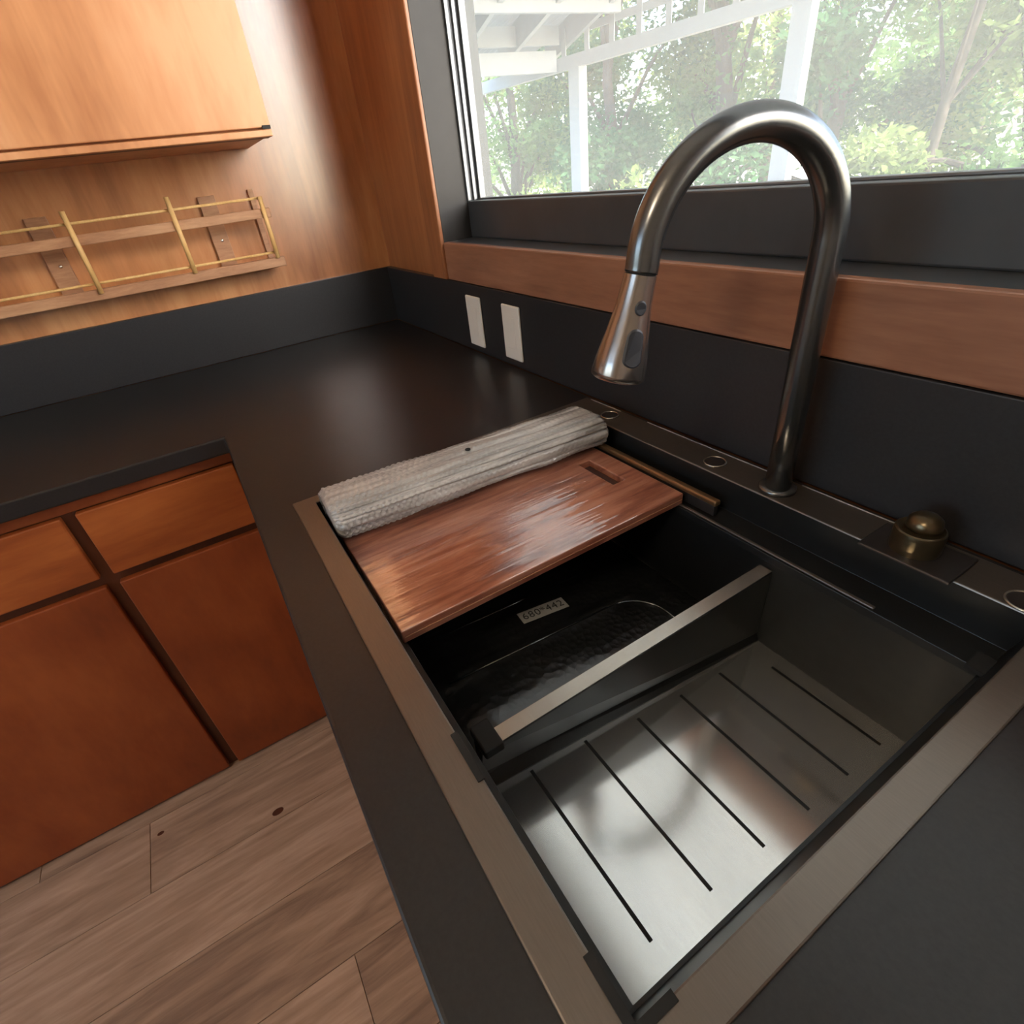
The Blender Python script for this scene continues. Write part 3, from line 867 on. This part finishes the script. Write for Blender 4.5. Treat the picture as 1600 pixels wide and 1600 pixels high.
# trees
def tree(u, dist, h, spread, mat, label, seed, n=16000, lo=0.2, trunk=0.12, leaf=0.05):
    n = int(n * 1.7)
    rnd = random.Random(seed)
    d_ = ray(u, 250); d_ = Vector((d_.x, d_.y, 0)).normalized()
    c_ = Vector((CAM.x, CAM.y, 0)) + d_ * dist
    t = thing('tree', (c_.x, c_.y, GZ), label, 'tree', 'trees beyond the patio')
    pts = [(c_.x, c_.y, GZ)]; rr = [trunk]
    p_ = Vector((c_.x, c_.y, GZ))
    for k in range(6):
        p_ = p_ + Vector((rnd.uniform(-.12, .12), rnd.uniform(-.12, .12), h * 0.14)); pts.append(tuple(p_)); rr.append(trunk * (1 - 0.13 * (k + 1)))
    MB().tube(pts, rr, 10).build('trunk', M['bark'], t, smooth=True)
    blobs = []
    for k in range(16):
        z = rnd.uniform(lo, 1.0); a_ = rnd.uniform(0, 2 * math.pi)
        r_ = spread * (0.25 + 0.75 * rnd.random()) * (1.05 - 0.55 * z)
        q = Vector((c_.x + r_ * math.cos(a_), c_.y + r_ * math.sin(a_), GZ + z * h))
        blobs.append((q, rnd.uniform(0.45, 0.95) * spread * 0.55))
        zb = max(1, min(5, int(z * 5)))
        MB().tube([pts[zb], tuple(Vector(pts[zb]).lerp(q, 0.55) + Vector((0, 0, 0.1))), tuple(q)], [trunk * 0.35, trunk * 0.22, trunk * 0.08], 6).build('branch', M['bark'], t)
    verts = []; faces = []
    for k in range(n):
        q, br = blobs[rnd.randrange(len(blobs))]
        dv = Vector((rnd.gauss(0, 1), rnd.gauss(0, 1), rnd.gauss(0, 1))).normalized() * br * rnd.random() ** 0.45
        dv.z *= 0.75
        ce = q + dv
        ax = Vector((rnd.gauss(0, 1), rnd.gauss(0, 1), rnd.gauss(0, .6))).normalized()
        ay = ax.orthogonal().normalized()
        ay = (Matrix.Rotation(rnd.uniform(0, 6.28), 3, ax) @ ay)
        l_ = leaf * rnd.uniform(0.6, 1.5); w_ = l_ * 0.42
        i0 = len(verts)
        for vv_ in (ce - ax * l_, ce + ay * w_, ce + ax * l_, ce - ay * w_):
            verts.append((vv_.x - c_.x, vv_.y - c_.y, vv_.z - GZ))
        faces.append((i0, i0 + 1, i0 + 2, i0 + 3))
    me = bpy.data.meshes.new('foliage')
    me.from_pydata(verts, [], faces); me.materials.append(mat)
    f = bpy.data.objects.new('foliage', me); COL.objects.link(f); f.parent = t
    f['kind'] = 'stuff'
tree(800, 11.2, 5.2, 1.7, M['leaf_a'], 'grey green tree behind the patio post under the low end of the porch roof', 11, 9500)
tree(960, 10.2, 5.6, 1.7, M['leaf_c'], 'dark green tree between the two patio posts', 12, 8500)
tree(1120, 9.3, 5.4, 1.6, M['leaf_a'], 'grey green tree with a visible trunk between the patio posts', 13, 7500, 0.25, 0.16)
tree(1290, 8.9, 5.4, 1.7, M['leaf_c'], 'dark juniper tree just past the patio post that meets the high lattice', 14, 9500)
tree(1440, 8.6, 5.2, 1.8, M['leaf_a'], 'leaning grey green tree beyond the uncovered side of the patio', 15, 11000, 0.12, 0.07)
tree(1620, 8.5, 5.0, 1.7, M['leaf_b'], 'yellow green leafy tree beside the leaning grey green one', 16, 9000)
tree(880, 14.0, 6.0, 2.4, M['leaf_b'], 'yellow green tree set back behind the grey green ones', 17, 8000, leaf=0.065)
tree(1200, 13.5, 6.0, 2.4, M['leaf_b'], 'pale yellow green tree set back behind the trunked tree', 18, 8000, leaf=0.065)
tree(1500, 13.0, 6.2, 2.6, M['leaf_a'], 'broad grey green tree set back behind the leaning tree', 19, 9000, leaf=0.065)
# low shrubs at the patio edge
def shrub(u, dist, r, mat, label, seed):
    rnd = random.Random(seed)
    d_ = ray(u, 250); d_ = Vector((d_.x, d_.y, 0)).normalized()
    c_ = Vector((CAM.x, CAM.y, 0)) + d_ * dist
    t = thing('shrub', (c_.x, c_.y, GZ), label, 'shrub', 'shrubs beyond the patio')
    MB().tube([(c_.x, c_.y, GZ), (c_.x + 0.03, c_.y, GZ + r)], [0.03, 0.015], 8).build('stem', M['bark'], t)
    verts = []; faces = []
    for k in range(4000):
        dv = Vector((rnd.gauss(0, 1), rnd.gauss(0, 1), abs(rnd.gauss(0, 1)))).normalized() * r * rnd.random() ** 0.4
        dv.x *= 1.25; dv.z *= 1.35 * (0.8 + 0.2 * math.sin(5 * dv.x))
        ax = Vector((rnd.gauss(0, 1), rnd.gauss(0, 1), rnd.gauss(0, 1))).normalized(); ay = ax.orthogonal().normalized()
        ay = Matrix.Rotation(rnd.uniform(0, 6.28), 3, ax) @ ay
        l_ = rnd.uniform(0.03, 0.07); i0 = len(verts)
        for vv_ in (dv - ax * l_, dv + ay * l_ * 0.45, dv + ax * l_, dv - ay * l_ * 0.45):
            verts.append((vv_.x, vv_.y, vv_.z + 0.1))
        faces.append((i0, i0 + 1, i0 + 2, i0 + 3))
    me = bpy.data.meshes.new('foliage'); me.from_pydata(verts, [], faces); me.materials.append(mat)
    f = bpy.data.objects.new('foliage', me); COL.objects.link(f); f.parent = t; f['kind'] = 'stuff'
shrub(830, 9.2, 0.95, M['leaf_b'], 'yellow green shrub near the post under the low end of the porch roof', 31)
shrub(980, 8.7, 0.9, M['leaf_b'], 'bright shrub between the patio posts', 32)
shrub(1380, 7.9, 0.85, M['leaf_b'], 'low yellow green shrub under the juniper', 33)
shrub(1540, 7.7, 0.9, M['leaf_a'], 'low grey green shrub beneath the leafy yellow green tree', 34)
